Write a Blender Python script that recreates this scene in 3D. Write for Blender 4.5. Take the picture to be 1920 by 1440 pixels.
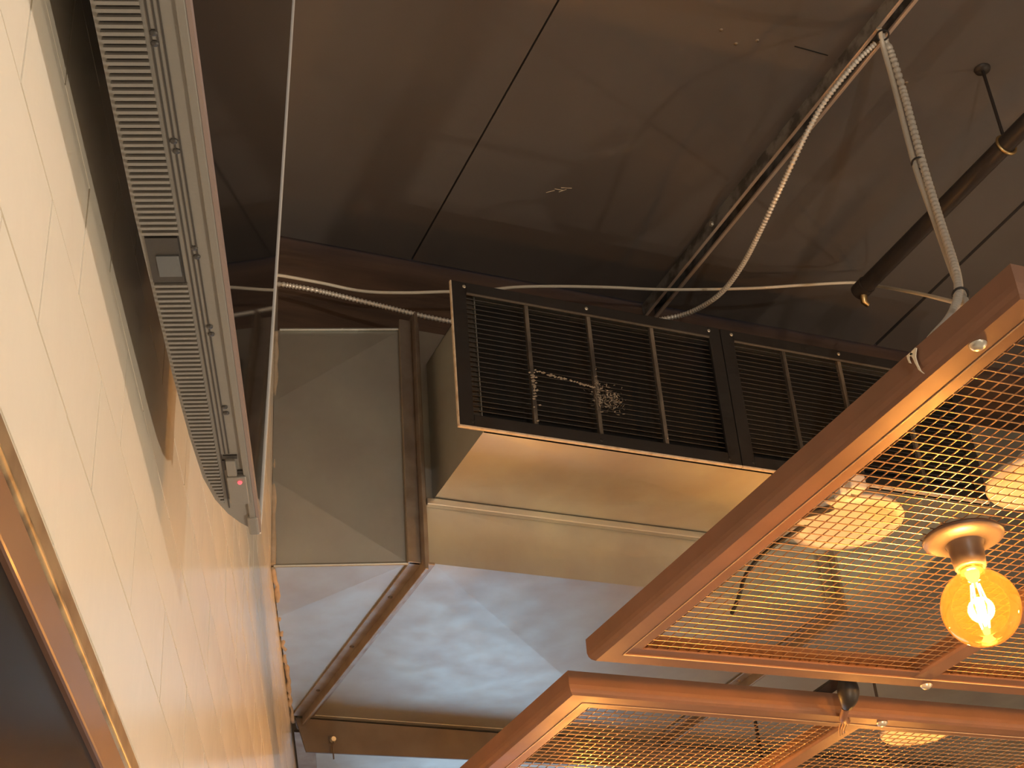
import bpy, math, random
from mathutils import Vector, Matrix
random.seed(7)
for o in list(bpy.data.objects): bpy.data.objects.remove(o)
S = bpy.context.scene
COL = S.collection
Z0 = 1.6                                   # eye height of the photographer; every "h" below is height above the eye

# ------------------------------------------------------------------ camera
F_PX = 2882.2
RC = Vector(( 0.92379764,  0.14628271,  0.35383512))      # world x in camera axes (right, down, forward)
RA = Vector((-0.37656426,  0.51429583,  0.77051876))      # world y
RV = Vector((-0.06926236, -0.84504507,  0.53019011))      # world z
cam_d = bpy.data.cameras.new('camera'); cam = bpy.data.objects.new('camera', cam_d); COL.objects.link(cam)
cam_d.sensor_width = 36.0; cam_d.lens = F_PX / 1920 * 36.0; cam_d.clip_start = 0.02
M = Matrix(((RC[0], -RC[1], -RC[2], 0), (RA[0], -RA[1], -RA[2], 0), (RV[0], -RV[1], -RV[2], Z0), (0, 0, 0, 1)))
cam.matrix_world = M
S.camera = cam

# ------------------------------------------------------------------ world, daylight, exposure
wd = bpy.data.worlds.new('world'); S.world = wd; wd.use_nodes = True
bg = wd.node_tree.nodes['Background']; bg.inputs[0].default_value = (0.55, 0.72, 1.0, 1); bg.inputs[1].default_value = 0.6
S.view_settings.view_transform = 'Standard'; S.view_settings.look = 'None'
S.view_settings.gamma = 1.0; S.view_settings.use_curve_mapping = False
S.view_settings.exposure = 1.5
WX0, WX1, WZ0, WZ1, WY = 1.95, 3.0, 0.55, 2.75, 6.1       # shop window in the far wall
al = bpy.data.lights.new('window_daylight', 'AREA'); al.shape = 'RECTANGLE'; al.size = WX1 - WX0 - .1; al.size_y = WZ1 - WZ0 - .1
al.energy = 1.9; al.color = (0.72, 0.89, 0.95)
alo = bpy.data.objects.new('window_daylight', al); COL.objects.link(alo)
alo.location = ((WX0 + WX1) / 2, WY + .12, (WZ0 + WZ1) / 2); alo.rotation_euler = (math.radians(-90), 0, 0)
LAMP_COLOR = (1.0, 0.58, 0.23)      # amber glass
NEAR_COLOR = (1.0, 0.94, 0.84)      # clear glass
LAMP_W = 6.4            # one filament globe on the mesh panels
TABLE_W = 25.0          # pendant globe over the nearest table
ROOM_COLOR = (1.0, 0.85, 0.65)
ROOM_FILL_W = 17.0           # unseen pendant globes added as fill for the rest of the room
NEAR_LAMP_W = 24.0      # the pendant globe behind the photographer

# ------------------------------------------------------------------ helpers
TH = math.radians(17.75)                    # the tiled wall runs 17.75 degrees off the ducts and panels
SB, CB = math.sin(TH), math.cos(TH)
def wf(d, b, h):                            # point from distance off the wall axis, distance along the wall, height
    return (b * SB + d * CB, b * CB - d * SB, h + Z0)
def P(x, y, h): return (x, y, h + Z0)
def at(px, py, h):                          # where the sight line of a photo point reaches height h
    c = Vector(((px - 960) / F_PX, (py - 720) / F_PX, 1.0))
    r = Vector((RC.dot(c), RA.dot(c), RV.dot(c)))
    r *= h / r.z
    return (r.x, r.y, h + Z0)

class MB:
    def __init__(s): s.v = []; s.f = []; s.sm = []
    def add(s, vs, fs, smooth=False):
        n = len(s.v); s.v += [tuple(v) for v in vs]; s.f += [tuple(i + n for i in f) for f in fs]; s.sm += [smooth] * len(fs)
        return s
    def hexa(s, p):                         # 8 points: bottom ring 0-3 (ccw from above), top ring 4-7
        return s.add(p, [(3, 2, 1, 0), (4, 5, 6, 7), (0, 1, 5, 4), (1, 2, 6, 5), (2, 3, 7, 6), (3, 0, 4, 7)])
    def box(s, x0, x1, y0, y1, z0, z1):
        return s.hexa([(x0, y0, z0), (x1, y0, z0), (x1, y1, z0), (x0, y1, z0), (x0, y0, z1), (x1, y0, z1), (x1, y1, z1), (x0, y1, z1)])
    def wbox(s, d0, d1, b0, b1, h0, h1):    # box aligned with the tiled wall
        q = [wf(d0, b0, h0), wf(d1, b0, h0), wf(d1, b1, h0), wf(d0, b1, h0)]
        return s.hexa(q + [(x, y, h1 + Z0) for x, y, z in q])
    def prism(s, pts, lo, hi):              # pts: list of (x,y) ; from z lo to hi
        n = len(pts)
        a = sum(pts[i][0] * pts[(i + 1) % n][1] - pts[(i + 1) % n][0] * pts[i][1] for i in range(n))
        if a < 0: pts = pts[::-1]
        v = [(x, y, lo) for x, y in pts] + [(x, y, hi) for x, y in pts]
        f = [tuple(range(n - 1, -1, -1)), tuple(range(n, 2 * n))] + [(i, (i + 1) % n, n + (i + 1) % n, n + i) for i in range(n)]
        return s.add(v, f)
    def tube(s, path, r, n=10, smooth=True, cap=True):   # r: number or list of radii
        P_ = [Vector(p) for p in path]; m = len(P_)
        rs = r if isinstance(r, (list, tuple)) else [r] * m
        up = None; rings = []
        for i in range(m):
            t = (P_[min(i + 1, m - 1)] - P_[max(i - 1, 0)]).normalized()
            if up is None:
                up = Vector((0, 0, 1)) if abs(t.z) < .9 else Vector((1, 0, 0))
            a = (up - t * up.dot(t)).normalized(); up = a; c = t.cross(a)
            rings.append([P_[i] + (a * math.cos(2 * math.pi * k / n) + c * math.sin(2 * math.pi * k / n)) * rs[i] for k in range(n)])
        v = [p for g in rings for p in g]
        f = [(i * n + k, i * n + (k + 1) % n, (i + 1) * n + (k + 1) % n, (i + 1) * n + k) for i in range(m - 1) for k in range(n)]
        s.add(v, f, smooth)
        if cap:
            s.add(rings[0], [tuple(range(n - 1, -1, -1))]); s.add(rings[-1], [tuple(range(n))])
        return s
    def lathe(s, prof, c, n=32, smooth=True, axis=None):  # prof: (radius, z offset)
        v = []
        for r, z in prof:
            for k in range(n):
                a = 2 * math.pi * k / n; v.append((c[0] + r * math.cos(a), c[1] + r * math.sin(a), c[2] + z))
        f = [(i * n + k, i * n + (k + 1) % n, (i + 1) * n + (k + 1) % n, (i + 1) * n + k) for i in range(len(prof) - 1) for k in range(n)]
        return s.add(v, f, smooth)
    def mesh(s, name, off=(0, 0, 0)):
        me = bpy.data.meshes.new(name)
        me.from_pydata([(x - off[0], y - off[1], z - off[2]) for x, y, z in s.v], [], s.f)
        me.update()
        me.polygons.foreach_set('use_smooth', s.sm)
        return me

def spline(pts, step=.01):                  # Catmull-Rom through points, resampled
    p = [Vector(q) for q in pts]; p = [p[0] * 2 - p[1]] + p + [p[-1] * 2 - p[-2]]
    out = []
    for i in range(1, len(p) - 2):
        L = (p[i + 1] - p[i]).length; n = max(2, int(L / step))
        for k in range(n):
            t = k / n
            out.append(.5 * ((2 * p[i]) + (p[i + 1] - p[i - 1]) * t + (2 * p[i - 1] - 5 * p[i] + 4 * p[i + 1] - p[i + 2]) * t * t + (3 * p[i] - p[i - 1] - 3 * p[i + 1] + p[i + 2]) * t ** 3))
    out.append(p[-2]); return out

def tag(o, label=None, cat=None, group=None, kind=None):
    if label: o['label'] = label
    if cat: o['category'] = cat
    if group: o['group'] = group
    if kind: o['kind'] = kind
    return o
def thing(name, loc, label, cat, group=None):
    o = bpy.data.objects.new(name, None); COL.objects.link(o); o.location = loc; o.empty_display_size = .05
    return tag(o, label, cat, group)
def base(o):                                # world location of an unrotated parent chain
    v = Vector((0, 0, 0))
    while o: v += o.location; o = o.parent
    return v
def build(name, mb, mat, parent=None, label=None, bevel=0, org=None):
    off = base(parent) if parent else Vector((0, 0, 0))
    o = bpy.data.objects.new(name, None) if False else None
    if parent is None and org is not None: off = Vector(org)
    me = mb.mesh(name, off); me.materials.append(mat)
    o = bpy.data.objects.new(name, me); COL.objects.link(o)
    if parent: o.parent = parent
    elif org is not None: o.location = org
    if label: o['label'] = label
    if bevel:
        m = o.modifiers.new('bevel', 'BEVEL'); m.width = bevel; m.segments = 2; m.limit_method = 'ANGLE'
    return o
def inst(name, me, parent, loc, rotz=0, scale=None, rot=None):
    o = bpy.data.objects.new(name, me); COL.objects.link(o); o.parent = parent
    o.location = Vector(loc) - base(parent)
    o.rotation_euler = rot if rot else (0, 0, rotz)
    if scale: o.scale = scale
    return o

# ------------------------------------------------------------------ materials
def mat(name, color, rough=.5, metal=0.0, noise=None, bump=None, spec=None, coat=0, rvar=None, emit=None, scale_axis=None):
    m = bpy.data.materials.new(name); m.use_nodes = True; nt = m.node_tree; b = nt.nodes['Principled BSDF']
    b.inputs['Base Color'].default_value = (*color, 1); b.inputs['Roughness'].default_value = rough; b.inputs['Metallic'].default_value = metal
    if spec is not None: b.inputs['Specular IOR Level'].default_value = spec
    if coat: b.inputs['Coat Weight'].default_value = coat; b.inputs['Coat Roughness'].default_value = .08
    tc = nt.nodes.new('ShaderNodeTexCoord'); src = tc.outputs['Object']
    if scale_axis:
        mp = nt.nodes.new('ShaderNodeMapping'); mp.inputs['Scale'].default_value = scale_axis
        nt.links.new(src, mp.inputs[0]); src = mp.outputs[0]
    if noise:                                # (scale, second colour, low, high)
        n = nt.nodes.new('ShaderNodeTexNoise'); n.inputs['Scale'].default_value = noise[0]; n.inputs['Detail'].default_value = 6
        r = nt.nodes.new('ShaderNodeMapRange'); r.inputs[1].default_value = noise[2]; r.inputs[2].default_value = noise[3]
        x = nt.nodes.new('ShaderNodeMix'); x.data_type = 'RGBA'
        x.inputs[6].default_value = (*color, 1); x.inputs[7].default_value = (*noise[1], 1)
        nt.links.new(src, n.inputs['Vector']); nt.links.new(n.outputs['Fac'], r.inputs[0]); nt.links.new(r.outputs[0], x.inputs[0]); nt.links.new(x.outputs[2], b.inputs['Base Color'])
    if rvar:                                 # (scale, rough low, rough high)
        n = nt.nodes.new('ShaderNodeTexNoise'); n.inputs['Scale'].default_value = rvar[0]; n.inputs['Detail'].default_value = 5
        r = nt.nodes.new('ShaderNodeMapRange'); r.inputs[1].default_value = .3; r.inputs[2].default_value = .7; r.inputs[3].default_value = rvar[1]; r.inputs[4].default_value = rvar[2]
        nt.links.new(src, n.inputs['Vector']); nt.links.new(n.outputs['Fac'], r.inputs[0]); nt.links.new(r.outputs[0], b.inputs['Roughness'])
    if bump:                                 # (scale, distance)
        n = nt.nodes.new('ShaderNodeTexNoise'); n.inputs['Scale'].default_value = bump[0]; n.inputs['Detail'].default_value = 4
        u = nt.nodes.new('ShaderNodeBump'); u.inputs['Distance'].default_value = bump[1]; u.inputs['Strength'].default_value = .5
        nt.links.new(src, n.inputs['Vector']); nt.links.new(n.outputs['Fac'], u.inputs['Height']); nt.links.new(u.outputs[0], b.inputs['Normal'])
    if emit: b.inputs['Emission Color'].default_value = (*emit[0], 1); b.inputs['Emission Strength'].default_value = emit[1]
    return m

M_TILE = mat('glazed_tile', (.80, .755, .66), .12, noise=(6, (.76, .71, .62), .35, .7), bump=(9, .0010), rvar=(5, .14, .24), spec=.28)
M_GROUT = mat('grout', (.52, .46, .38), .9, bump=(200, .0004))
M_PLASTER = mat('painted_wall', (.56, .52, .47), .8, bump=(40, .001))
M_FLOOR = mat('floor_stone', (.50, .46, .41), .5, noise=(3, (.42, .39, .35), .3, .7))
M_CEIL = mat('dark_ceiling_paint', (.125, .112, .106), .62, noise=(1.6, (.105, .094, .088), .35, .7), bump=(60, .0006), rvar=(3, .5, .75))
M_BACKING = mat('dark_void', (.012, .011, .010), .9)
M_BEAM = mat('dark_stained_beam', (.13, .075, .045), .6, noise=(5, (.07, .04, .026), .35, .7), bump=(30, .001), scale_axis=(.6, 6, 6))
M_GALV = mat('galvanised_sheet', (.55, .58, .545), .42, 1.0, noise=(7, (.47, .465, .44), .3, .7), rvar=(14, .44, .50), bump=(2.2, .0002))
M_GALVD = mat('galvanised_flange', (.40, .36, .32), .42, .9, noise=(18, (.30, .25, .21), .35, .7), rvar=(25, .35, .55))
M_SEAL = mat('tan_sealant', (.50, .41, .31), .75, noise=(40, (.38, .30, .21), .3, .7), bump=(90, .002))
M_ANGLE = mat('brown_painted_steel', (.105, .085, .07), .5, noise=(14, (.08, .062, .05), .3, .7))
M_TV = mat('grey_tv_plastic', (.20, .193, .18), .45, bump=(400, .0002))
M_TVD = mat('tv_recess_shade', (.035, .033, .032), .5)  # near-black colour stands for shade inside slots, grooves and holes
M_SCREEN = mat('black_screen_glass', (.006, .006, .0065), .03, spec=.5)
M_BEZEL = mat('silver_bezel', (.80, .75, .70), .3, .1)
M_BEZELD = mat('rosy_grey_bezel', (.24, .19, .18), .3)
M_LED = mat('red_led', (.5, .01, .01), .3, emit=((1, .05, .06), 1.2))
M_TRIMW = mat('brown_wood_trim', (.20, .105, .068), .35, noise=(6, (.15, .075, .045), .3, .7), scale_axis=(1, 1, 1), coat=.3)
M_GOLD = mat('aged_gold_bead', (.42, .31, .17), .35, .3, noise=(20, (.16, .10, .05), .42, .62))
M_OLIVE = mat('worn_olive_moulding', (.20, .14, .085), .5, noise=(16, (.10, .062, .04), .4, .62))
M_BOARD = mat('black_glossy_board', (.012, .0135, .0145), .2, spec=.04, noise=(3, (.016, .017, .018), .4, .8))
M_COPPER = mat('copper_lacquered_steel', (.24, .125, .083), .58, .2, spec=.35, noise=(9, (.20, .11, .07), .3, .7), rvar=(11, .5, .65), bump=(25, .0004))
M_WIRE = mat('copper_wire', (.58, .38, .23), .32, .9)
M_EDGEHI = mat('copper_edge_highlight', (.70, .50, .32), .3, .5)  # lighter copper, an edge highlight put into the colour
M_BOLT = mat('zinc_bolt', (.62, .59, .50), .32, .6)
M_GRILLE = mat('black_grille_paint', (.020, .018, .017), .45, rvar=(30, .35, .6))
M_RIB = mat('dusty_black_rib', (.05, .042, .035), .8, noise=(26, (.20, .165, .13), .42, .62), scale_axis=(1, 1, .25))
M_GTONE = mat('grille_light_shade', (.085, .068, .052), .6)  # brown tone for a painted grille highlight and painted shade behind the slats
M_EDGE = mat('cream_sheet_edge', (.72, .62, .48), .5, noise=(50, (.55, .42, .28), .5, .7))
M_DUST = mat('grey_dust', (.33, .28, .22), .95)
M_CABLE = mat('white_cable', (.80, .74, .62), .45)
M_FLEX = mat('flexible_steel_conduit', (.78, .74, .67), .32, .4)
M_PALE = mat('pale_conduit', (.66, .62, .54), .4, .2)
M_TIE = mat('black_tie', (.015, .014, .014), .45)
M_STRUT = mat('weathered_strut_steel', (.30, .29, .27), .5, .25, noise=(22, (.12, .11, .10), .42, .6), rvar=(20, .35, .6))
M_STRUTL = mat('strut_lip_steel', (.60, .49, .41), .38, .4)
M_PIPE = mat('black_pipe', (.040, .033, .030), .45, noise=(20, (.03, .024, .022), .3, .7))
M_BRASS = mat('brass_fitting', (.62, .45, .22), .3, 1.0)
M_WHITE = mat('offwhite_plastic', (.62, .56, .48), .5)
M_HOLDER = mat('dull_lampholder', (.055, .045, .042), .38)
M_SCREWCAP = mat('bulb_screw_cap', (.75, .55, .28), .25, 1.0)
M_TAPE = mat('white_tape', (.85, .78, .62), .6)
M_NAIL = mat('ceiling_nail', (.30, .26, .22), .4, .8)
M_BLUEPL = mat('bluegrey_plastic', (.10, .11, .12), .5)

def glass_mat(name, tint, gloss=.02, scatter=0):
    m = bpy.data.materials.new(name); m.use_nodes = True; nt = m.node_tree; nt.nodes.clear()
    o = nt.nodes.new('ShaderNodeOutputMaterial'); mx = nt.nodes.new('ShaderNodeMixShader'); sc = nt.nodes.new('ShaderNodeMixShader')
    t = nt.nodes.new('ShaderNodeBsdfTransparent'); t.inputs[0].default_value = (*tint, 1)
    tl = nt.nodes.new('ShaderNodeBsdfTranslucent'); tl.inputs[0].default_value = (tint[0], tint[1] * .55, tint[2] * .2, 1)
    sc.inputs[0].default_value = scatter
    nt.links.new(t.outputs[0], sc.inputs[1]); nt.links.new(tl.outputs[0], sc.inputs[2])
    g = nt.nodes.new('ShaderNodeBsdfGlossy'); g.inputs[1].default_value = gloss
    fr = nt.nodes.new('ShaderNodeFresnel'); fr.inputs[0].default_value = 1.4
    nt.links.new(fr.outputs[0], mx.inputs[0]); nt.links.new(sc.outputs[0], mx.inputs[1]); nt.links.new(g.outputs[0], mx.inputs[2]); nt.links.new(mx.outputs[0], o.inputs[0])
    return m
M_AMBER = glass_mat('amber_bulb_glass', (.98, .68, .30), scatter=.022)
M_CLEAR = glass_mat('clear_bulb_glass', (.97, .96, .94), scatter=.02)
M_PANE = glass_mat('window_glass', (.93, .96, .98))
def emit_mat(name, col, s):
    m = bpy.data.materials.new(name); m.use_nodes = True; nt = m.node_tree; nt.nodes.clear()
    o = nt.nodes.new('ShaderNodeOutputMaterial'); e = nt.nodes.new('ShaderNodeEmission'); e.inputs[0].default_value = (*col, 1); e.inputs[1].default_value = s
    nt.links.new(e.outputs[0], o.inputs[0]); return m
M_FIL = emit_mat('glowing_filament', (1.0, .62, .22), 30)
M_GLOW = emit_mat('lit_glass_stem', (1.0, .50, .14), 2.5)

# ------------------------------------------------------------------ the room
WD = -.19                                   # face of the tiles
CH = 2.50                                   # ceiling height above the eye
wl = build('wall_left', MB().wbox(WD - .30, WD - .0025, -3.6, 6.9, -Z0, 2.8), M_GROUT); tag(wl, 'cream glazed subway tile wall laid in running bond', kind='structure')
TW, THT, GR = .212, .0975, .0022
TR0, TB0 = .447, .893
tile = MB()
w2, h2 = (TW - GR) / 2, (THT - GR) / 2
tile.hexa([(-w2, .0, -h2), (w2, 0, -h2), (w2, .006, -h2), (-w2, .006, -h2), (-w2, 0, h2), (w2, 0, h2), (w2, .006, h2), (-w2, .006, h2)])
tm = tile.mesh('tile'); tm.materials.append(M_TILE)
rest = MB()
RZ = math.pi / 2 - TH                       # local x runs along the wall, local y into it
for r in range(-21, 24):
    for k in range(-22, 30):
        b = TB0 + TW * (k + (.5 if r % 2 == 1 else 0)); b += TW / 2
        h = TR0 + THT * (r + .5)
        if h < TR0 - THT and h > -.9 and b < 2.3: continue         # behind the framed board
        if b > 6.7 or h > 2.7 or h < -1.5: continue
        c = wf(WD, b, h)
        if 0 <= r <= 10 and .45 < b < 4.35:
            o = inst('tile', tm, wl, c, rot=(random.uniform(-.0045, .0045), random.uniform(-.002, .002), RZ + random.uniform(-.0035, .0035)))
        else:
            rest.wbox(WD - .006, WD, b - w2, b + w2, h - h2, h + h2)
o = build('tile_field', rest, M_TILE, wl); o['kind'] = 'stuff'

tag(build('floor', MB().box(-3, 5.0, -3.6, 6.6, -.12, 0), M_FLOOR), 'dark stone floor of the room', kind='structure')
tag(build('wall_right', MB().box(4.7, 4.9, -3.6, 6.6, 0, 4.5), M_PLASTER), 'tan painted side wall of the room', kind='structure')
tag(build('wall_front', MB().box(-3, 4.7, -3.6, -3.4, 0, 4.5), M_PLASTER), 'tan painted wall behind the viewer', kind='structure')
wb = MB(); wb.box(.8, WX0, WY, WY + .2, 0, 4.5).box(WX1, 4.7, WY, WY + .2, 0, 4.5).box(WX0, WX1, WY, WY + .2, 0, WZ0).box(WX0, WX1, WY, WY + .2, WZ1, 4.5)
tag(build('wall_back', wb, M_PLASTER), 'tan painted far wall with the shop window', kind='structure')
win = thing('window_1', ((WX0 + WX1) / 2, WY, WZ0), 'tall shop window in the far wall', None); win['kind'] = 'structure'
f = MB(); t = .05
f.box(WX0, WX0 + t, WY + .02, WY + .09, WZ0, WZ1).box(WX1 - t, WX1, WY + .02, WY + .09, WZ0, WZ1).box(WX0 + t, WX1 - t, WY + .02, WY + .09, WZ0, WZ0 + t).box(WX0 + t, WX1 - t, WY + .02, WY + .09, WZ1 - t, WZ1)
build('window_frame', f, M_ANGLE, win)
build('pane', MB().box(WX0 + t, WX1 - t, WY + .05, WY + .056, WZ0 + t, WZ1 - t), M_PANE, win)

# ceiling: dark boards with open joints, ending at a stained beam; a raised dark deck beyond
CY1 = 3.125
ce = build('ceiling', MB().box(-3, 4.7, -3.4, CY1 - .01, CH + Z0 + .014, CH + Z0 + .06), M_BACKING); tag(ce, 'dark brown painted ceiling boards with narrow joints', kind='structure')
joints = [-2.98, -1.78, -1.04, -.30, .43, 1.168, 1.90, 2.655, 3.39, 4.13, 4.69]
for i in range(len(joints) - 1):
    g = .006 if abs(joints[i] - 2.655) < .01 else .0025; g2 = .006 if abs(joints[i + 1] - 2.655) < .01 else .0025
    build('ceiling_board', MB().box(joints[i] + g, joints[i + 1] - g2, -3.4, CY1, CH + Z0, CH + Z0 + .014), M_CEIL, ce)
for px, py in ((1352, 56), (1420, 76), (1690, 185), (1700, 155), (1380, 82)):
    c = at(px, py, CH); o = MB().lathe([(.0, -.0015), (.004, -.0015), (.005, 0)], c, 10); build('nail_head', o, M_NAIL, ce)
for a, b_ in (((1490, 87), (1552, 104)),):
    p, q = at(*a, CH - .0012), at(*b_, CH - .0012)
    build('scuff_mark', MB().tube([p, q], .0016, 4), M_BACKING, ce)
for a, b_ in (((1024, 361), (1040, 357)), ((1040, 354), (1056, 357)), ((1052, 352), (1072, 353)), ((1048, 360), (1062, 355))):
    build('scratch', MB().tube([at(*a, CH - .0006), at(*b_, CH - .0006)], .0011, 4), M_EDGE, ce)
tag(build('trim_1', MB().box(-.5, 4.7, CY1 + .014, CY1 + .10, 2.155 + Z0, 2.62 + Z0), M_BEAM), 'reddish brown stained beam under the ceiling edge', kind='structure')
tag(build('ceiling_deck', MB().box(-.5, 4.7, CY1 - .02, 6.3, 2.62 + Z0, 2.75 + Z0), M_BACKING), 'dark roof deck above the duct', kind='structure')

# framed black board under the tiles
fb = thing('framed_board', wf(WD, 1.0, -.8), 'glossy black board in a brown wooden frame under the tiles', 'board')
build('panel', MB().wbox(WD, WD + .017, -.2, 2.15, -.75, .342), M_BOARD, fb)
build('frame_rail', MB().wbox(WD + .0005, WD + .022, -.26, 2.2, .341, .3725), M_TRIMW, fb, bevel=.002)
build('frame_rail', MB().wbox(WD + .0005, WD + .022, -.26, 2.2, -.80, -.75), M_TRIMW, fb, bevel=.002)
for b0, b1 in ((-.26, -.215), (2.155, 2.2)):
    build('frame_stile', MB().wbox(WD + .0005, WD + .022, b0, b1, -.75, .341), M_TRIMW, fb, bevel=.002)
build('gold_bead', MB().tube([wf(WD + .0185, b_, .3785) for b_ in (-.26, .5, 1.2, 2.2)], .0042, 10), M_GOLD, fb, label='aged gold bead along the frame')
build('top_moulding', MB().wbox(WD + .0005, WD + .008, -.26, 2.2, .372, .4265), M_OLIVE, fb)

# ------------------------------------------------------------------ television
TVH = .72; TB1 = 1.414; TVB0 = -.05; TVT = .84; TILT = .0395
def tv(d, b, h): return wf(d + (h - TVH) * TILT, b, h)
T = thing('television', wf(-.12, .7, TVH), 'flat television on the tiled wall seen from below, grey vented underside', 'television')
FD = -.0985
back = [(TVB0, -.150), (TVB0 + .1, -.158), (.9, -.158), (1.117, -.1537), (1.22, -.1500), (1.30, -.1448), (1.345, -.1370), (1.375, -.1270), (1.395, -.1165), (1.406, -.1085)]
front = -.106
poly = [(b_, d) for b_, d in back] + [(1.411, front), (TVB0, front)]
n = len(poly)
sh = MB(); V = [tv(d, b_, TVH) for b_, d in poly] + [tv(d, b_, TVH + TVT) for b_, d in poly]
sh.add(V, [tuple(range(n)), tuple(range(2 * n - 1, n - 1, -1))] + [((i + 1) % n, i, n + i, n + (i + 1) % n) for i in range(n)])
build('back_shell', sh, M_TV, T)
def tvbox(mb, d0, d1, b0, b1, h0, h1):
    q = [(d0, b0), (d1, b0), (d1, b1), (d0, b1)]
    return mb.hexa([tv(d, b_, h0) for d, b_ in q] + [tv(d, b_, h1) for d, b_ in q])
build('front_frame', tvbox(MB(), front, -.0995, TVB0, TB1, TVH - .0035, TVH + TVT + .004), M_TV, T, bevel=.0012)
build('screen', tvbox(MB(), -.0995, -.0982, TVB0 + .008, TB1 - .002, TVH + .006, TVH + TVT - .004), M_SCREEN, T)
build('bezel', tvbox(MB(), -.0995, -.0966, TB1 - .002, TB1 + .0012, TVH - .003, TVH + TVT), M_BEZEL, T, label='bright upright bezel strip')
build('bezel', tvbox(MB(), -.0995, -.0965, TVB0, TB1 - .002, TVH - .003, TVH + .005), M_BEZELD, T)
build('bezel', tvbox(MB(), -.0995, -.0955, TVB0, TVB0 + .008, TVH + .005, TVH + TVT), M_BEZELD, T)
build('bezel', tvbox(MB(), -.0995, -.0955, TVB0 + .008, TB1 - .002, TVH + TVT - .004, TVH + TVT), M_BEZELD, T)
HB = TVH - .0004
ch = MB(); cb = [(.05, -.1545), (.9, -.1545), (1.117, -.150), (1.22, -.1462), (1.30, -.140), (1.345, -.131), (1.352, -.1285)]
for i in range(len(cb) - 1):
    (b0, d0), (b1, d1) = cb[i], cb[i + 1]
    ch.hexa([tv(d0, b0, HB - .0002), tv(-.1285, b0, HB - .0002), tv(-.1285, b1, HB - .0002), tv(d1, b1, HB - .0002)] + [tv(d0, b0, HB + .001), tv(-.1285, b0, HB + .001), tv(-.1285, b1, HB + .001), tv(d1, b1, HB + .001)])
build('vent_recess', ch, M_TVD, T, label='dark vent recess')  # flat dark sheet, slot shade painted in behind the raised ribs
rib = MB(); rib.box(-.0016, .0016, -.5, .5, -.0022, .0004); rm = rib.mesh('vent_rib'); rm.materials.append(M_TV)
def lerp(tab, b_):
    for (b0, d0), (b1, d1) in zip(tab, tab[1:]):
        if b0 <= b_ <= b1: return d0 + (d1 - d0) * (b_ - b0) / (b1 - b0)
    return tab[-1][1]
b_ = .40
while b_ < 1.349:
    d0 = lerp(cb, b_) - .0006
    if not (.925 < b_ < .985):
        c = tv((d0 - .128) / 2, b_, HB - .0003)
        inst('vent_rib', rm, T, c, RZ, scale=(1, -.128 - d0, 1))
    b_ += .0066
# carrying recess between the vents
rc = MB(); tvbox(rc, -.1535, -.1295, .927, .983, HB - .0018, HB); build('handle_recess', rc, M_TVD, T)
rc = MB(); tvbox(rc, -.1475, -.1305, .948, .974, HB - .0030, HB - .0016); build('port_cover', rc, M_BLUEPL, T)
for d in (-.1245, -.1205, -.1168):
    build('groove', tvbox(MB(), d - .0006, d + .0006,   .35, 1.255 if d > -.121 else 1.362, HB - .0003, HB + .001), M_TVD, T)
for px, py in ((288, 62), (290, 82), (326, 265), (331, 284), (364, 466), (369, 482), (393, 613), (396, 627), (421, 764), (424, 775)):
    c = at(px, py, TVH - .0008); build('screw_hole', MB().lathe([(0, -.0004), (.0026, -.0004), (.0028, .0006)], c, 12), M_TVD, T)
sm = MB(); tvbox(sm, -.1215, -.1035, 1.292, 1.345, HB - .0055, HB); so = build('sensor_module', sm, M_TV, T, bevel=.001)
sm = MB(); tvbox(sm, -.1205, -.1115, 1.262, 1.2915, HB - .0045, HB); build('switch_cover', sm, M_TV, T, bevel=.001)
sm = MB(); tvbox(sm, -.1225, -.1095, 1.257, 1.263, HB - .0012, HB); tvbox(sm, -.1110, -.1045, 1.286, 1.2915, HB - .0012, HB); tvbox(sm, -.1240, -.1215, 1.266, 1.284, HB - .0012, HB); build('switch_gap', sm, M_TVD, T)
c = tv(-.1095, 1.300, HB - .0062); o = MB().lathe([(0, -.0018), (.0016, -.0012), (.0022, 0), (.0022, .002)], c, 10); build('standby_light', o, M_LED, T, label='glowing red standby light')
cap = MB(); tvbox(cap, -.1085, -.0975, 1.378, 1.4155, HB - .0045, TVH + .02); build('corner_cap', cap, M_TV, T, bevel=.0025)
wm = MB(); wm.wbox(WD, -.158, .35, 1.05, 1.0, 1.04).wbox(WD, -.150, .35, 1.05, 1.30, 1.34); build('wall_bracket', wm, M_TIE, T)

# ------------------------------------------------------------------ ducts
DB, DT, DY = 1.50, 2.13, 2.931              # bottom, top, front of the duct
def wx(y): return (WD + .0025 + y * SB) / CB  # x of the tile face at depth y
# elbow between wall and first flange
W0 = wf(WD + .001, 3.118, 0); K0 = (1.062, 2.941)
E1 = (1.062, 3.905); W1 = (wx(3.905) + .004, 3.905)
el = thing('duct_elbow', (1.0, 3.1, DB + Z0), 'angled galvanised duct elbow coming out of the tiled wall', 'duct')
v = [P(W0[0], W0[1], DT), P(K0[0], K0[1], DT), P(K0[0], K0[1], DB), P(W0[0], W0[1], DB)]
def mixp(a, b, t, out=(0, 0, 0)): return tuple(a[i] + (b[i] - a[i]) * t + out[i] for i in range(3))
nrm = (-SB * .012, -CB * .012, 0)
L1 = mixp(v[0], v[3], .335, nrm); L2 = mixp(v[0], v[3], .665, nrm)
build('side_panel', MB().add(v + [L1, L2], [(0, 4, 1), (1, 4, 5, 2), (5, 3, 2)]), M_GALV, el)
u = [P(W0[0], W0[1], DB), P(K0[0], K0[1], DB), P(E1[0], E1[1], DB), P(W1[0], W1[1], DB)]
C1 = mixp(u[0], u[3], .28, (0, 0, -.009))
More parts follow.
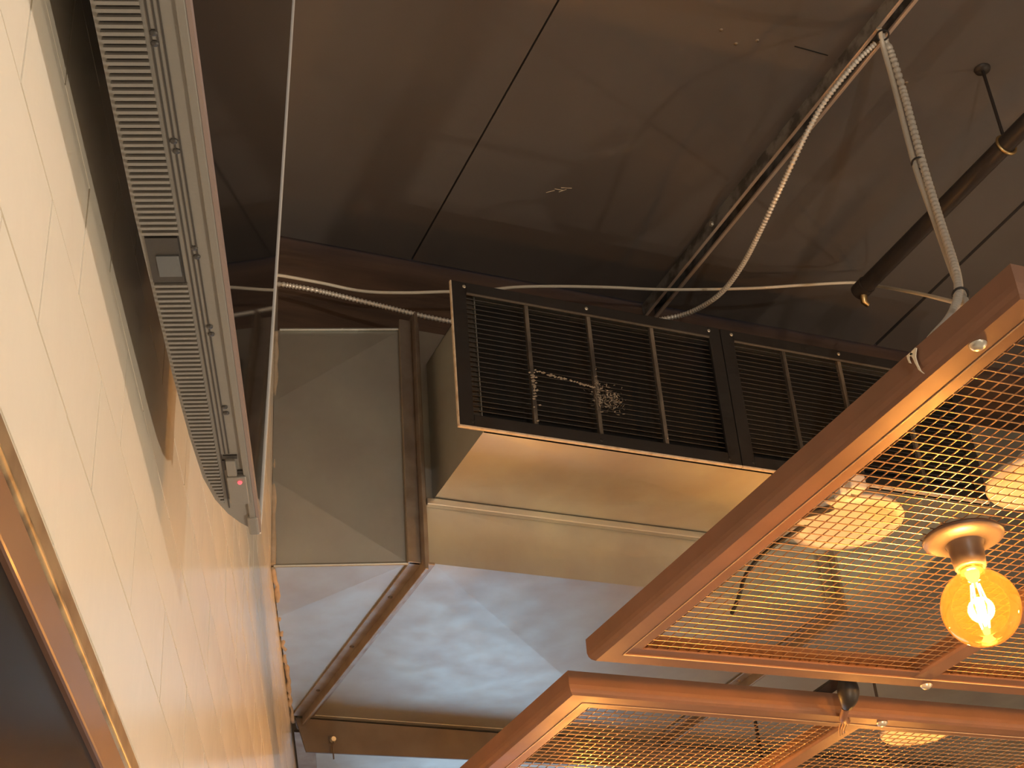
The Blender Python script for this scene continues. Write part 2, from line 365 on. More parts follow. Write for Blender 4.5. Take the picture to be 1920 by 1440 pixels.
build('bottom_panel', MB().add(u + [C1], [(0, 4, 1), (1, 4, 2), (4, 3, 2)]), M_GALV, el)
build('top_panel', MB().prism([(W0[0], W0[1]), K0, E1, (W1[0], W1[1])], DT + Z0 - .002, DT + Z0), M_GALV, el)
build('folded_seam', MB().tube([P(W0[0] + .01, W0[1] - .006, DT), P(K0[0], K0[1] - .004, DT)], .004, 8), M_GALV, el)
build('folded_seam', MB().tube([P(W0[0] + .004, W0[1] - .004, DB - .002), P(K0[0], K0[1] - .003, DB - .002)], .0042, 8), M_GALV, el)

def flange(name, x, y0, y1, parent, front=True):
    # bolted angle ring: bottom leg pair and front leg pair with corner clip
    m = MB()
    m.box(x - .030, x + .004, y0 - .006, y1, DB + Z0 - .006, DB + Z0 + .0005)
    m.box(x - .002, x + .006, y0 - .026, y1, DB + Z0 - .030, DB + Z0 + .0005)
    m.box(x + .006, x + .030, y0 - .006, y1, DB + Z0 - .006, DB + Z0 + .0005)
    o = build(name, m, M_GALVD, parent, bevel=.0012)
    m = MB()
    m.box(x - .034, x - .004, y0 - .008, y0 + .002, DB + Z0 - .006, DT + Z0 + .02)
    m.box(x - .004, x + .004, y0 - .034, y0 + .002, DB + Z0 - .032, DT + Z0 + .03)
    m.box(x + .004, x + .016, y0 - .008, y0 + .002, DB + Z0 - .006, DT + Z0 + .02)
    o2 = build(name, m, M_GALVD, parent, bevel=.0012)
    for k in range(3):
        yy = y0 + .18 + k * .3
        build('rivet', MB().lathe([(0, -.0095), (.0045, -.0085), (.006, -.006)], (x - .014, yy, DB + Z0), 10), M_ANGLE, o)
    return o
def bottom(x0, x1, y0, y1, drop, parent):
    q = [P(x0, y0, DB), P(x1, y0, DB), P(x1, y1, DB), P(x0, y1, DB)]
    c = mixp(mixp(q[0], q[2], .5), mixp(q[1], q[3], .5), .5, (0, 0, -drop))
    return build('bottom_panel', MB().add(q + [c], [(1, 0, 4), (2, 1, 4), (3, 2, 4), (0, 3, 4)]), M_GALV, parent)
def front_face(x0, x1, z0, z1, parent, out=.006):
    q = [P(x0, DY, z0), P(x1, DY, z0), P(x1, DY, z1), P(x0, DY, z1)]
    c = mixp(q[0], q[2], .5, (0, -out, 0))
    return build('side_panel', MB().add(q + [c], [(0, 1, 4), (1, 2, 4), (2, 3, 4), (3, 0, 4)]), M_GALV, parent)
FX = [1.088, 2.185, 3.30]
PZ = 1.661                                   # underside of the plenum box
labels = ['long galvanised duct section beside the wall with cross-broken bottom', 'galvanised duct section behind the copper mesh panels']
PX0, PX1, PY0, PZT = 1.122, 2.50, 2.612, 2.035
for i in range(2):
    x0, x1 = FX[i] + .016, FX[i + 1] - .034
    D_ = thing('duct_section', ((x0 + x1) / 2, 3.4, DB + Z0), labels[i], 'duct', 'rectangular duct run')
    front_face(x0, x1, DB, PZ - .012, D_, .005); front_face(x0, x1, PZ - .012, DT, D_, .003)
    bottom(x0 + .014, x1, DY, 3.905, .020, D_)
    ya = 4.02
    q = [P(max(x0 + .014, wx(ya) + .006), ya, DB), P(x1, ya, DB), P(x1, 5.5, DB), P(max(x0 + .014, wx(5.5) + .006), 5.5, DB)]
    c = mixp(q[0], q[2], .5, (0, 0, -.011))
    build('bottom_panel', MB().add(q + [c], [(1, 0, 4), (2, 1, 4), (3, 2, 4), (0, 3, 4)]), M_GALV, D_)
    build('bottom_strip', MB().box(max(x0, wx(4.02) + .006), x1, 3.905, 4.02, DB + Z0 - .001, DB + Z0 + .004), M_GALV, D_)
    build('top_panel', MB().prism([(x0, DY), (x1, DY), (x1, 5.5), (max(x0, wx(5.5) + .01), 5.5), (max(x0, wx(3.9) + .006), 3.9)], DT + Z0 - .002, DT + Z0), M_GALV, D_)
    flange('flange', FX[i], DY, 3.905, D_)
    m = MB(); xa = max(FX[i] - .034, wx(5.5) + .01)
    m.hexa([P(max(FX[i] - .03, wx(4.03) + .004), 4.03, DB - .006), P(max(FX[i] + .03, wx(4.03) + .06), 4.03, DB - .006), P(max(FX[i] + .03, wx(5.5) + .06), 5.5, DB - .006), P(max(FX[i] - .03, wx(5.5) + .004), 5.5, DB - .006),
            P(max(FX[i] - .03, wx(4.03) + .004), 4.03, DB), P(max(FX[i] + .03, wx(4.03) + .06), 4.03, DB), P(max(FX[i] + .03, wx(5.5) + .06), 5.5, DB), P(max(FX[i] - .03, wx(5.5) + .004), 5.5, DB)])
    build('flange', m, M_GALVD, D_)
    if i == 0:
        m = MB().box(x0 - .002, x1 + .034, DY - .016, DY + .001, PZ + Z0 - .020, PZ + Z0 - .001)
        build('seam_lip', m, M_GALV, D_, bevel=.003)
        # plenum box carrying the grilles
        q = [P(PX0, PY0, PZ), P(PX1, PY0, PZ), P(PX1, DY - .001, PZ), P(PX0, DY - .001, PZ)]
        c = mixp(q[0], q[2], .46, (0, 0, -.006))
        pl = build('plenum', MB().add(q + [c], [(1, 0, 4), (2, 1, 4), (3, 2, 4), (0, 3, 4)]), M_GALV, D_)
        m = MB().hexa([P(PX0, PY0, PZ), P(PX0 + .002, PY0, PZ), P(PX0 + .002, DY - .001, PZ), P(PX0, DY - .001, PZ), P(PX0, PY0, PZT), P(PX0 + .002, PY0, PZT), P(PX0 + .002, DY - .001, PZT), P(PX0, DY - .001, PZT)])
        build('plenum_side', m, M_GALV, pl)
        build('plenum_top', MB().box(PX0, PX1, PY0, DY - .001, PZT + Z0 - .002, PZT + Z0), M_GALV, pl)
        build('plenum_shade', MB().box(PX0 + .0025, PX0 + .004, PY0 + .006, PY0 + .045, PZ + Z0 + .004, PZT + Z0 - .004), M_GTONE, pl)  # added brown sheet, shade painted over the plenum side
        build('plenum_shade', MB().box(PX0 + .004, PX1 - .004, PY0 + .045, PY0 + .05, PZ + Z0 + .004, PZT + Z0 - .004), M_BACKING, pl)  # added black sheet standing for the dark inside of the plenum

# sealant where duct meets the tiles
pts = [wf(WD + .006 + random.uniform(-.003, .004), 3.12 + (4.09 - 3.12) * k / 40, DB - .003 + random.uniform(-.003, .003)) for k in range(41)]
se = build('sealant_bead', MB().tube(pts, [.0055 + random.uniform(-.002, .0025) for _ in pts], 8), M_SEAL, org=wf(WD, 3.6, DB)); tag(se, 'rough tan sealant bead between duct underside and tiled wall', 'sealant')
pts = [wf(WD + .004, 3.112, DB + .62 * k / 20) for k in range(21)]
se = build('sealant_bead', MB().tube(pts, [.006 + random.uniform(-.002, .002) for _ in pts], 8), M_SEAL, org=wf(WD, 3.11, DB)); tag(se, 'thin upright tan sealant line beside the elbow side panel', 'sealant')
# support angle under the duct
sa = thing('support_angle', P(2.0, 3.93, DB - .1), 'flat brown steel angle crossing under the duct beside the tiled wall', 'bracket')
m = MB(); xa = wx(3.93) + .012
m.hexa([P(xa + .03, 3.925, DB - .098), P(3.3, 3.925, DB - .060), P(3.3, 3.931, DB - .060), P(xa + .03, 3.931, DB - .098), P(xa, 3.925, DB - .004), P(3.3, 3.925, DB - .014), P(3.3, 3.931, DB - .014), P(xa, 3.931, DB - .004)])
build('upright_leg', m, M_ANGLE, sa)
m = MB(); m.hexa([P(xa, 3.931, DB - .010), P(3.3, 3.931, DB - .018), P(3.3, 3.99, DB - .018), P(xa + .02, 3.99, DB - .010), P(xa, 3.931, DB - .003), P(3.3, 3.931, DB - .012), P(3.3, 3.99, DB - .012), P(xa + .02, 3.99, DB - .003)])
build('flat_leg', m, M_ANGLE, sa)
c = P(1.175, 3.92, DB - .062); build('bolt', MB().tube([c, (c[0], c[1] - .012, c[2])], [.009, .007], 8), M_BOLT, sa)
build('tie_wire', MB().tube([(c[0] + .004, c[1] - .006, c[2] + .006), (c[0] - .003, c[1] - .010, c[2] - .02), (c[0] + .002, c[1] - .004, c[2] - .055)], .002, 6), M_ANGLE, sa)

# ------------------------------------------------------------------ grilles
GZ0, GZ1 = 1.667, 2.046
def grille(x0, x1, ribs, label, group, left_edge):
    G = thing('air_grille', P((x0 + x1) / 2, PY0 - .004, GZ0), label, 'air grille', group)
    y0, y1 = PY0 - .010, PY0 - .002
    lb, rb, tb, bb = .034, .032, .030, .030
    m = MB().box(x0, x0 + lb, y0, y1, GZ0 + Z0, GZ1 + Z0).box(x1 - rb, x1, y0, y1, GZ0 + Z0, GZ1 + Z0).box(x0 + lb, x1 - rb, y0, y1, GZ0 + Z0, GZ0 + Z0 + bb).box(x0 + lb, x1 - rb, y0, y1, GZ1 + Z0 - tb, GZ1 + Z0)
    build('frame', m, M_GRILLE, G, bevel=.0015)
    m = MB().box(x0 - .0005, x1, y0 - .0004, y1, GZ0 + Z0 - .0035, GZ0 + Z0)
    if left_edge: m.box(x0 - .0028, x0, y0 + .0005, y1, GZ0 + Z0 - .0035, GZ1 + Z0)
    build('bare_edge', m, M_EDGE, G, label='bare cream metal edge of the grille')
    if left_edge: build('back_shade', MB().box(x0 + .022, x0 + .060, y1 + .011, y1 + .013, GZ0 + Z0 + .004, GZ1 + Z0 - .004), M_GTONE, G)  # added brown strip, painted shade behind the first slats
    s = MB(); L = (x1 - rb) - (x0 + lb)
    s.hexa([(-L / 2, -.0055, -.0006), (L / 2, -.0055, -.0006), (L / 2, .0055, -.0006), (-L / 2, .0055, -.0006), (-L / 2, -.0055, .0006), (L / 2, -.0055, .0006), (L / 2, .0055, .0006), (-L / 2, .0055, .0006)])
    sm_ = s.mesh('slat'); sm_.materials.append(M_GRILLE)
    z = GZ0 + bb + .006
    while z < GZ1 - tb - .002:
        inst('slat', sm_, G, P((x0 + lb + x1 - rb) / 2, y1 + .004, z), rot=(math.radians(38), 0, 0)); z += .0128
    build('top_highlight', MB().tube([P(x0 + lb, y0 + .001, GZ1 - tb), P(x1 - rb, y0 + .001, GZ1 - tb)], .0035, 8), M_GTONE, G)  # painted highlight along the inner top border, modelled as a thin tube
    for rx in ribs:
        r = MB().box(rx - .0045, rx + .0045, y0 + .002, y1 + .004, GZ0 + Z0 + bb, GZ1 + Z0 - tb)
        build('rib', r, M_RIB, G)
    for sx in (x0 + .03, (x0 + x1) / 2 - .01, x1 - .03):
        for sz in (GZ0 + .013, GZ1 - .012):
            build('screw', MB().tube([P(sx, y0, sz), P(sx, y0 - .002, sz)], [.0045, .003], 8), M_BOLT if sz > 1.9 else M_GRILLE, G)
    return G
G1 = grille(1.066, 1.755, [1.247, 1.404, 1.568], 'black louvred air grille with a grey dust clump, cream left edge', 'pair of black grilles', True)
G2 = grille(1.757, 2.448, [1.93, 2.09, 2.27], 'black louvred air grille partly hidden behind the copper frame', 'pair of black grilles', False)
# dust on the first grille
du = MB(); rnd = random.Random(3)
for k in range(420):
    ax, az = 1.43 + rnd.gauss(0, .020), 1.792 + rnd.gauss(0, .017)
    if rnd.random() < .35: ax, az = 1.405 + rnd.gauss(0, .003), 1.80 + rnd.gauss(0, .022)
    y = PY0 - .010 + rnd.uniform(-.006, .010)
    p = Vector(P(ax, y, az)); d1 = Vector((rnd.gauss(0, 1), rnd.gauss(0, .6), rnd.gauss(0, .7))).normalized() * rnd.uniform(.002, .006); d2 = Vector((rnd.gauss(0, 1), rnd.gauss(0, 1), rnd.gauss(0, 1))).normalized() * .0012
    du.add([p - d1, p + d2, p + d1, p - d2 + Vector((0, .001, 0))], [(0, 1, 2), (0, 2, 3), (0, 1, 3), (1, 2, 3)])
for k in range(90):                          # dusty edge running along one slat and one rib
    ax = 1.252 + .15 * rnd.random(); az = 1.835 - .02 * (ax - 1.25) / .15 + rnd.gauss(0, .0012)
    if rnd.random() < .45: ax, az = 1.249 + rnd.gauss(0, .004), 1.83 - abs(rnd.gauss(0, .04))
    p = Vector(P(ax, PY0 - .011, az)); L = rnd.uniform(.002, .005)
    du.add([p + Vector((-L, 0, 0)), p + Vector((0, -.002, .0010)), p + Vector((L, 0, .0003)), p + Vector((0, .002, -.0010))], [(0, 1, 2), (0, 2, 3), (0, 1, 3), (1, 2, 3)])
o = build('dust_clump', du, M_DUST, G1, label='fuzzy grey dust clump'); o['kind'] = 'stuff'

# ------------------------------------------------------------------ ceiling strut, pipe, cables
st = thing('strut_channel', P(1.89, 2.0, CH - .042), 'weathered steel strut channel fixed along the dark ceiling', 'strut')
sx0, sx1 = 1.8685, 1.9105; SY0, SY1 = .6, CY1 + .012
m = MB().box(sx0, sx0 + .0025, SY0, SY1, CH - .041 + Z0, CH + Z0).box(sx1 - .0025, sx1, SY0, SY1, CH - .041 + Z0, CH + Z0).box(sx0 + .0025, sx1 - .0025, SY0, SY1, CH - .003 + Z0, CH + Z0)
build('channel', m, M_STRUT, st)
for a, b_ in ((sx0 + .0003, sx0 + .0095), (sx1 - .0095, sx1 - .0003)):
    build('rolled_lip', MB().box(a, b_, SY0, SY1, CH - .0425 + Z0, CH - .034 + Z0), M_STRUTL, st, bevel=.002)
for yy in (1.35, 2.72):
    build('bolt', MB().tube([P(1.8685 - .006, yy, CH - .02), P(1.869, yy, CH - .02)], [.007, .008], 8), M_BOLT, st)

PXc, PZc, PR = 2.222, 2.262, .0215
pp_ = thing('black_pipe', P(PXc, 1.6, PZc), 'thin black pipe hung below the ceiling, open end near white cable', 'pipe')
build('pipe', MB().tube([P(PXc, 0.4, PZc), P(PXc, 1.5, PZc), P(PXc - .005, 2.60, PZc)], PR, 18), M_PIPE, pp_)
build('pipe_end', MB().tube([P(PXc - .005, 2.585, PZc), P(PXc - .005, 2.622, PZc)], [PR + .003, PR + .003], 18), M_PIPE, pp_)
build('brass_outlet', MB().tube([P(PXc - .006, 2.606, PZc - .018), P(PXc - .006, 2.610, PZc - .040), P(PXc + .006, 2.612, PZc - .046)], [.010, .009, .006], 12), M_BRASS, pp_)
hy = 2.015
hg = MB(); ring = [P(PXc + .0005 + (PR + .003) * math.cos(a), hy, PZc + (PR + .003) * math.sin(a)) for a in [2 * math.pi * k / 24 for k in range(25)]]
hg.tube(ring, .0045, 6, cap=False)
ho = build('hanger_ring', hg, M_BRASS, pp_, label='brass coloured hanger ring')
build('hanger_rod', MB().tube([P(PXc, hy, PZc + PR + .004), P(PXc, hy, CH - .006)], .004, 8), M_PIPE, pp_)
build('hanger_plate', MB().lathe([(0, -.007), (.018, -.006), (.02, 0)], P(PXc, hy, CH), 16), M_PIPE, pp_)

def cable(name, path, r, m, label, cat, ridge=None, step=.012, n=10):
    s = spline(path, ridge / 4 if ridge else step)
    rs = [r * (1.0, 1.0, .70, .70)[i % 4] for i in range(len(s))] if ridge else [r] * len(s)
    o = build(name, MB().tube(s, rs, n), m, org=tuple(s[len(s) // 2])); tag(o, label, cat); return o
wallpt = lambda b_, h: wf(WD + .002, b_, h)
cable('white_cable', [wallpt(3.02, 2.25), at(500, 512, 2.27), at(535, 518, 2.28), at(600, 530, 2.28), at(680, 546, 2.27), at(760, 549, 2.27), at(840, 547, 2.28), at(885, 549, 2.30), at(925, 543, 2.33), at(975, 538, 2.36), at(1060, 537, 2.38), at(1150, 539, 2.40), at(1250, 543, 2.41), at(1400, 541, 2.40), at(1500, 535, 2.41), at(1600, 530, 2.42), at(1650, 537, 2.34), at(1720, 550, 1.95), at(1775, 563, 1.64), at(1800, 570, 1.52), at(1815, 577, 1.48)], .0042, M_CABLE, 'thin white cable strung across under the ceiling', 'cable')
cable('flexible_conduit', [wallpt(3.05, 2.30), at(500, 527, 2.29), at(535, 534, 2.27), at(600, 546, 2.25), at(700, 570, 2.22), at(840, 602, 2.19), at(1000, 622, 2.18), at(1150, 612, 2.22), at(1250, 597, 2.25), at(1300, 583, 2.235), at(1350, 551, 2.21), at(1390, 500, 2.20), at(1430, 424, 2.20), at(1480, 318, 2.24), at(1515, 245, 2.29), at(1550, 185, 2.34), at(1600, 122, 2.40), at(1640, 82, 2.445)], .0068, M_FLEX, 'grey flexible steel conduit sagging from the ceiling strut behind the grille', 'conduit', ridge=.009)
cable('flexible_conduit', [at(1652, 66, 2.447), at(1668, 92, 2.415), at(1692, 165, 2.29), at(1730, 305, 2.03), at(1765, 420, 1.81), at(1793, 510, 1.62), at(1796, 556, 1.51), at(1781, 596, 1.40), at(1748, 636, 1.24), at(1730, 668, 1.052)], .0086, M_FLEX, 'bright ribbed flexible conduit dropping from the strut to the copper frame', 'conduit', ridge=.016)
cable('smooth_conduit', [at(1648, 52, 2.447), at(1656, 88, 2.42), at(1676, 160, 2.31), at(1714, 306, 2.045), at(1754, 420, 1.83), at(1786, 510, 1.65), at(1807, 556, 1.53), at(1815, 582, 1.42), at(1812, 606, 1.22), at(1802, 626, 1.052)], .0062, M_PALE, 'smooth pale conduit tied alongside the bright ribbed one', 'conduit')
for (px, py, h, lab) in ((1722, 306, 2.038, 'black zip tie halfway down the paired conduits'), (1801, 553, 1.52, 'black zip tie at the lower end of the paired conduits'), (1655, 66, 2.435, 'dark zip tie holding conduits at the ceiling strut')):
    c = Vector(at(px, py, h)); ax = (Vector(at(px + 20, py + 70, h - .15)) - c).normalized(); a1 = ax.orthogonal().normalized(); a2 = ax.cross(a1)
    o = build('zip_tie', MB().tube([c + (a1 * math.cos(t_) + a2 * math.sin(t_)) * .0135 for t_ in [2 * math.pi * k / 20 for k in range(21)]], .0022, 6, cap=False), M_TIE, org=tuple(c)); tag(o, lab, 'zip tie')

# ------------------------------------------------------------------ copper mesh panels
PROF = [(0, .043), (0, .017), (.0015, .010), (.005, .004), (.010, 0), (.043, 0), (.045, .001), (.0455, .0025), (.069, .0025), (.069, .006), (.047, .006), (.047, .043)]
def offs(Q, t):                              # inward offset of a convex ccw quad
    out = []
    n_ = len(Q); ed = []
    for i in range(n_):
        a, b_ = Vector(Q[i]), Vector(Q[(i + 1) % n_]); d = (b_ - a).normalized(); nn = Vector((-d.y, d.x)); ed.append((a + nn * t, d))
    for i in range(n_):
        (p, d), (q, e) = ed[i - 1], ed[i]
        k = ((q - p).x * e.y - (q - p).y * e.x) / (d.x * e.y - d.y * e.x); out.append(p + d * k)
    return out
def mesh_panel(Q, h, bars, bolts, label):
    cx = sum(q[0] for q in Q) / 4; cy = sum(q[1] for q in Q) / 4
    T_ = thing('mesh_panel', P(cx, cy, h), label, 'mesh panel', 'copper mesh panels hung under the duct')
    O = [offs(Q, t) for t, z in PROF]; k = len(PROF)
    for i in range(4):
        j = (i + 1) % 4
        v = [(*O[p][i], h + Z0 + PROF[p][1]) for p in range(k)] + [(*O[p][j], h + Z0 + PROF[p][1]) for p in range(k)]
        build('rail', MB().add(v, [(p, k + p, k + (p + 1) % k, (p + 1) % k) for p in range(k)] + [tuple(range(k)), tuple(range(2 * k - 1, k - 1, -1))]), M_COPPER, T_)
    E_ = offs(Q, .0452)
    for i in range(4):
        a, b_ = E_[i], E_[(i + 1) % 4]
        build('edge_highlight', MB().tube([(a.x, a.y, h + Z0 - .0002), (b_.x, b_.y, h + Z0 - .0002)], .0011, 6), M_EDGEHI, T_)  # thin bright tube draws the highlight on the rail's inner edge
    I = offs(Q, .060)                        # wires span this inner quad
    def pt(u, w): 
        a = I[0].lerp(I[1], u); b_ = I[3].lerp(I[2], u); return a.lerp(b_, w)
    LX = (I[1] - I[0]).length; LY = (I[3] - I[0]).length
    nx, ny = int(LX / .0197), int(LY / .0203)
    wm_ = MB()
    def wire(a, b_, z, r):
        wm_.tube([(a.x, a.y, z), (b_.x, b_.y, z)], r, 6, True, False)
    for i in range(nx + 1): wire(pt(i / nx, 0), pt(i / nx, 1), h + Z0 + .0091, .00105)
    for i in range(ny + 1): wire(pt(0, i / ny), pt(1, i / ny), h + Z0 + .0071, .00105)
    o = build('wire_mesh', wm_, M_WIRE, T_); o['kind'] = 'stuff'
    for xb in bars:
        a, b_ = offs(Q, .046), None
        u = (xb - a[0].x) / (a[1].x - a[0].x); p = a[0].lerp(a[1], u); q = a[3].lerp(a[2], u)
        pr = [(-.022, .034), (-.022, .004), (-.018, 0), (.018, 0), (.022, .004), (.022, .034)]
        v = [(p.x + t, p.y, h + Z0 + z) for t, z in pr] + [(q.x + t, q.y, h + Z0 + z) for t, z in pr]
        build('crossbar', MB().add(v, [(r_, (r_ + 1) % 6, 6 + (r_ + 1) % 6, 6 + r_) for r_ in range(6)] + [tuple(range(5, -1, -1)), tuple(range(6, 12))]), M_COPPER, T_)
    for bx, by in bolts:
        build('bolt', MB().lathe([(0, -.007), (.005, -.0068), (.009, -.004), (.0115, -.0005), (.0118, .001)], P(bx, by, h), 16), M_BOLT, T_)
    return T_
Q1 = [(1.166, 1.105), (2.48, 1.105), (2.48, 2.230), (1.140, 2.262)]
Q2 = [(1.168, 2.402), (2.48, 2.395), (2.48, 3.55), (1.160, 3.56)]
P1 = mesh_panel(Q1, 1.0, [1.812], [(1.187, 1.212), (1.826, 2.226)], 'copper framed wire mesh panel with the glowing bulb under it')
P2 = mesh_panel(Q2, 1.0, [1.812], [(1.86, 2.425)], 'lower copper framed wire mesh panel beyond the bulb panel')
# clamp joining both panels
cl = thing('panel_clamp', P(1.72, 2.33, 1.0), 'dark clamp joining the two copper mesh panels', 'clamp')
build('strap', MB().box(1.700, 1.738, 2.215, 2.44, 1.0435 + Z0, 1.049 + Z0), M_TIE, cl, bevel=.001)
build('jaw', MB().tube(spline([P(1.712, 2.31, 1.045), P(1.716, 2.318, 1.028), P(1.722, 2.33, 1.01), P(1.730, 2.352, .996)], .004), [.012 + .009 * math.sin(math.pi * k / 14) for k in range(40)][:len(spline([P(1.712, 2.31, 1.045), P(1.716, 2.318, 1.028), P(1.722, 2.33, 1.01), P(1.730, 2.352, .996)], .004))], 18), M_TIE, cl)
build('loop', MB().tube(spline([P(1.732, 2.36, .998), P(1.742, 2.385, .990), P(1.760, 2.410, .9935), P(1.776, 2.425, .998)], .006), .008, 12), M_COPPER, cl)
for k in range(3):
    build('wire_tail', MB().tube(spline([P(1.752 + .006 * k, 2.405, .992), P(1.756 + .008 * k, 2.425 + .004 * k, .982), P(1.765 + .006 * k, 2.44, .972 + .004 * k)], .006), .0014, 6), M_WIRE, cl)

# torn tape scrap on the outer side of the first panel
tx = 1.158
def side(px, py, x):
    c = Vector(((px - 960) / F_PX, (py - 720) / F_PX, 1.0)); r = Vector((RC.dot(c), RA.dot(c), RV.dot(c))); r *= x / r.x
    return Vector((r.x, r.y, r.z + Z0))
tp = MB()
def ribbon(pts, ws):
    v = []
    for i, (px, py) in enumerate(pts):
        a, b_ = side(px - ws[i], py - ws[i] * .3, tx), side(px + ws[i], py + ws[i] * .3, tx)
        v += [a, b_, b_ + Vector((.0012, 0, 0)), a + Vector((.0012, 0, 0))]
    f = []
    for i in range(len(pts) - 1):
        for k in range(4): f.append((i * 4 + k, i * 4 + (k + 1) % 4, i * 4 + 4 + (k + 1) % 4, i * 4 + 4 + k))
    f += [(3, 2, 1, 0), tuple(len(v) - 4 + k for k in range(4))]
    tp.add(v, f)
ribbon([(1717, 652), (1713, 660), (1711, 666), (1714, 672), (1718, 682), (1724, 694), (1731, 700)], [1.2, 4.0, 5.5, 3.2, 2.6, 2.2, 1.4])
ribbon([(1709, 662), (1702, 668), (1703, 674), (1706, 681)], [3, 2.4, 1.8, 1.8])
to = build('tape_scrap', tp, M_TAPE, org=tuple(side(1712, 665, tx))); tag(to, 'small white torn tape scrap on the copper frame side', 'tape')

# ------------------------------------------------------------------ filament lamps
def lamp(x, y, h, label, watts, cord=False, color=LAMP_COLOR, glass=M_AMBER):
    L_ = thing('globe_lamp', P(x, y, h), label, 'lamp', 'bare filament globe lamps')
    c = P(x, y, h)
    build('holder_plate', MB().lathe([(0, .004), (.060, .004), (.0625, .001), (.0615, -.003), (.052, -.008), (.030, -.011)], c, 48), M_HOLDER, L_)
    so_ = build('socket', MB().lathe([(.030, -.010), (.0265, -.016), (.0255, -.034), (.024, -.050), (.020, -.052), (.018, -.050)], c, 36), M_HOLDER, L_)
    g = []
    R, zc = .059, -.116
    for k in range(0, 27):
        a = math.pi - (math.pi - .42) * k / 26          # from bottom pole up to the neck
        g.append((R * math.sin(a), zc + R * math.cos(a)))
    g += [(.0225, -.058), (.0205, -.052), (.0190, -.047)]
    bu = build('bulb', MB().lathe(g, c, 40), glass, L_)
    build('screw_cap', MB().lathe([(.0172, -.040), (.0178, -.055), (.0165, -.058), (0, -.058)], c, 24), M_SCREWCAP, bu)
    build('glass_stem', MB().lathe([(.0115, -.058), (.010, -.066), (.006, -.073), (.0035, -.082), (0, -.083)], c, 16), M_GLOW, bu)
    fl = MB()
    for k in range(6):
        a = 2 * math.pi * k / 6 + .3
        fl.tube([(c[0] + .006 * math.cos(a), c[1] + .006 * math.sin(a), c[2] - .078), (c[0] + .012 * math.cos(a), c[1] + .012 * math.sin(a), c[2] - .112), (c[0] + .006 * math.cos(a + .5), c[1] + .006 * math.sin(a + .5), c[2] - .148)], .0014, 6)
    build('filament', fl, M_FIL, bu, label='glowing filament strands')
    build('filament_tip', MB().lathe([(0, -.160), (.005, -.158), (.006, -.152), (.003, -.147), (0, -.146)], c, 12), M_GLOW, bu)
    ld = bpy.data.lights.new('globe_light', 'POINT'); ld.energy = watts; ld.color = color; ld.shadow_soft_size = .02
    lo = bpy.data.objects.new('globe_light', ld); COL.objects.link(lo); lo.parent = L_; lo.location = (0, 0, -.112)
    if cord: build('cord', MB().tube([P(x, y, h + .004), P(x, y, CH)], .004, 8), M_TIE, L_)
    return L_
lamp(1.506, 1.675, 1.001, 'glowing amber globe bulb under the copper mesh panel', LAMP_W)
lamp(2.27, 1.66, 1.001, 'second globe bulb under the first mesh panel, out of the picture', LAMP_W)
lamp(1.50, 3.02, 1.001, 'globe bulb under the lower mesh panel, below the picture', LAMP_W)
lamp(2.27, 3.02, 1.001, 'globe bulb under the far half of the lower mesh panel', LAMP_W)
lamp(.89, -.49, 1.001, 'globe bulb on a cord behind the viewer', NEAR_LAMP_W, cord=True, color=NEAR_COLOR, glass=M_CLEAR)
for x, y, lab in ((1.364, .98, 'low pendant globe over the nearest table'), (3.9, 1.2, 'added low pendant globe along the side wall, unseen fill light'), (2.4, -2.2, 'added low pendant globe at the front wall, unseen fill light')):
    lamp(x, y, -.30, lab, TABLE_W if x < 2 else ROOM_FILL_W, cord=True, color=ROOM_COLOR, glass=M_CLEAR)  # side wall and front wall pendants are unseen, added to fill the room

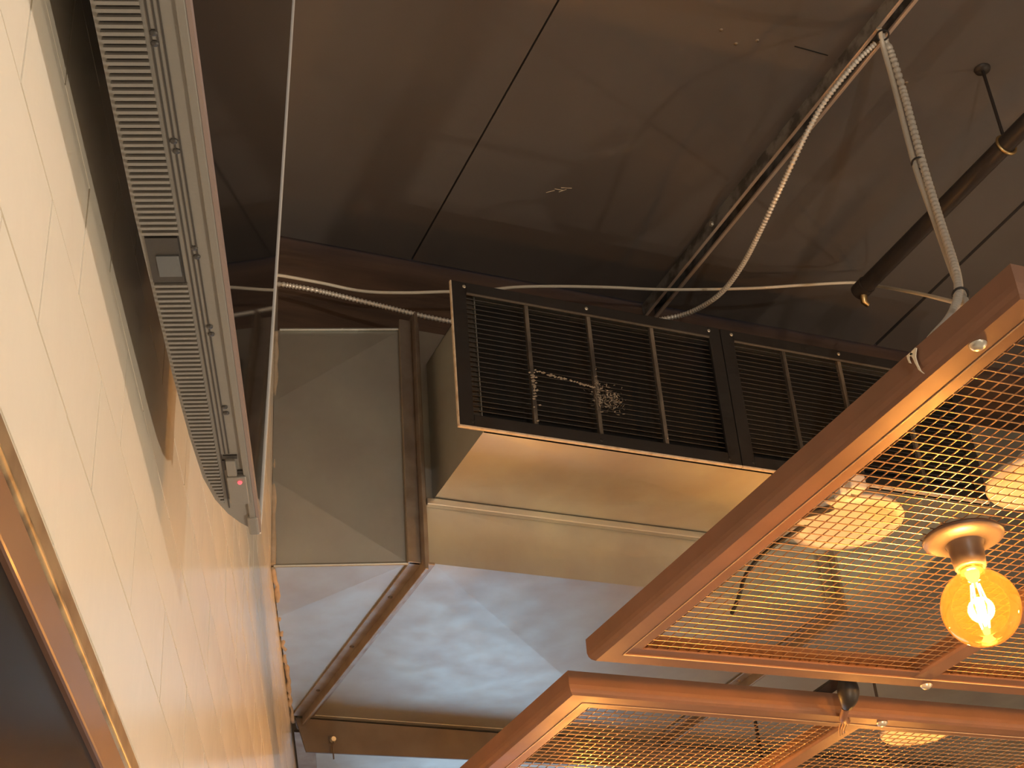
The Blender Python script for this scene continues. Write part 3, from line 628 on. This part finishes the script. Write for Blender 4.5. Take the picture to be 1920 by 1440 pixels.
# ------------------------------------------------------------------ round fixtures over the mesh
def disc(px, py, h, r, label, arm):
    c = at(px, py, h); D_ = thing('round_fixture', c, label, 'round fixture', 'round off-white fixtures above the mesh')
    build('dish', MB().lathe([(0, .004), (r * .62, .003), (r * .78, 0), (r * .80, -.002), (r * .97, -.001), (r, .004), (r * .97, .012), (r * .7, .022), (0, .024)], c, 56), M_WHITE, D_)
    build('housing', MB().lathe([(r * .40, .022), (r * .38, .05), (r * .30, .055), (0, .055)], c, 32), M_WHITE, D_)
    if arm:
        y = c[1]
        b0 = (1.165, y - .06, 1.05 + Z0)
        build('arm', MB().tube([(c[0] - r * .2, y - .02, c[2] + .03), (c[0] - r * .8, y - .06, c[2] - .01), (1.27, y - .09, 1.075 + Z0), (1.205, y - .10, 1.051 + Z0), (1.178, y - .10, 1.049 + Z0)], .006, 10), M_TIE, D_)
        cp = at(1603, 912, h + .01)
        k_ = MB().box(cp[0] - .016, cp[0] + .016, cp[1] - .012, cp[1] + .012, cp[2] - .010, cp[2] + .018); build('clip', k_, M_WHITE, D_, bevel=.004)
        k_ = MB().box(cp[0] - .028, cp[0] - .006, cp[1] + .004, cp[1] + .026, cp[2] - .016, cp[2] + .006); build('clip', k_, M_WHITE, D_, bevel=.004)
        build('power_lead', MB().tube(spline([(c[0] - r * .3, y + .02, c[2] + .03), at(1442, 1030, 1.09), at(1400, 1075, 1.06), at(1385, 1120, 1.035), at(1372, 1150, 1.02)]), .0035, 8), M_TIE, D_)
    else:
        build('arm', MB().tube([(c[0] + r * .2, c[1], c[2] + .045), (c[0] + (.02 if c[0] < 1.8 else -r * .6), c[1], c[2] + .05), (1.812, c[1], c[2] + .02), (1.812, c[1], 1.036 + Z0)], .006, 10), M_TIE, D_)
    return D_
disc(1588, 985, 1.14, .0975, 'round off-white fixture behind the mesh left of the bulb', True)
disc(1962, 905, 1.14, .0975, 'round off-white fixture behind the mesh at the right edge', False)
disc(1722, 1374, 1.14, .088, 'round off-white fixture above the lower mesh panel', False)
# rods carrying the mesh panels from the ceiling or the duct, behind the rails
for (x, y, top, lab) in ((2.455, 1.15, CH, 'rod carrying the bulb panel near its right corner'), (2.455, 3.2, DB, 'rod carrying the lower panel from the duct')):
    tag(build('hanger_rod', MB().tube([P(x, y, 1.0431), P(x, y, top)], .004, 8), M_PIPE, org=P(x, y, 1.0431)), lab, 'rod', 'threaded rods above the panels')
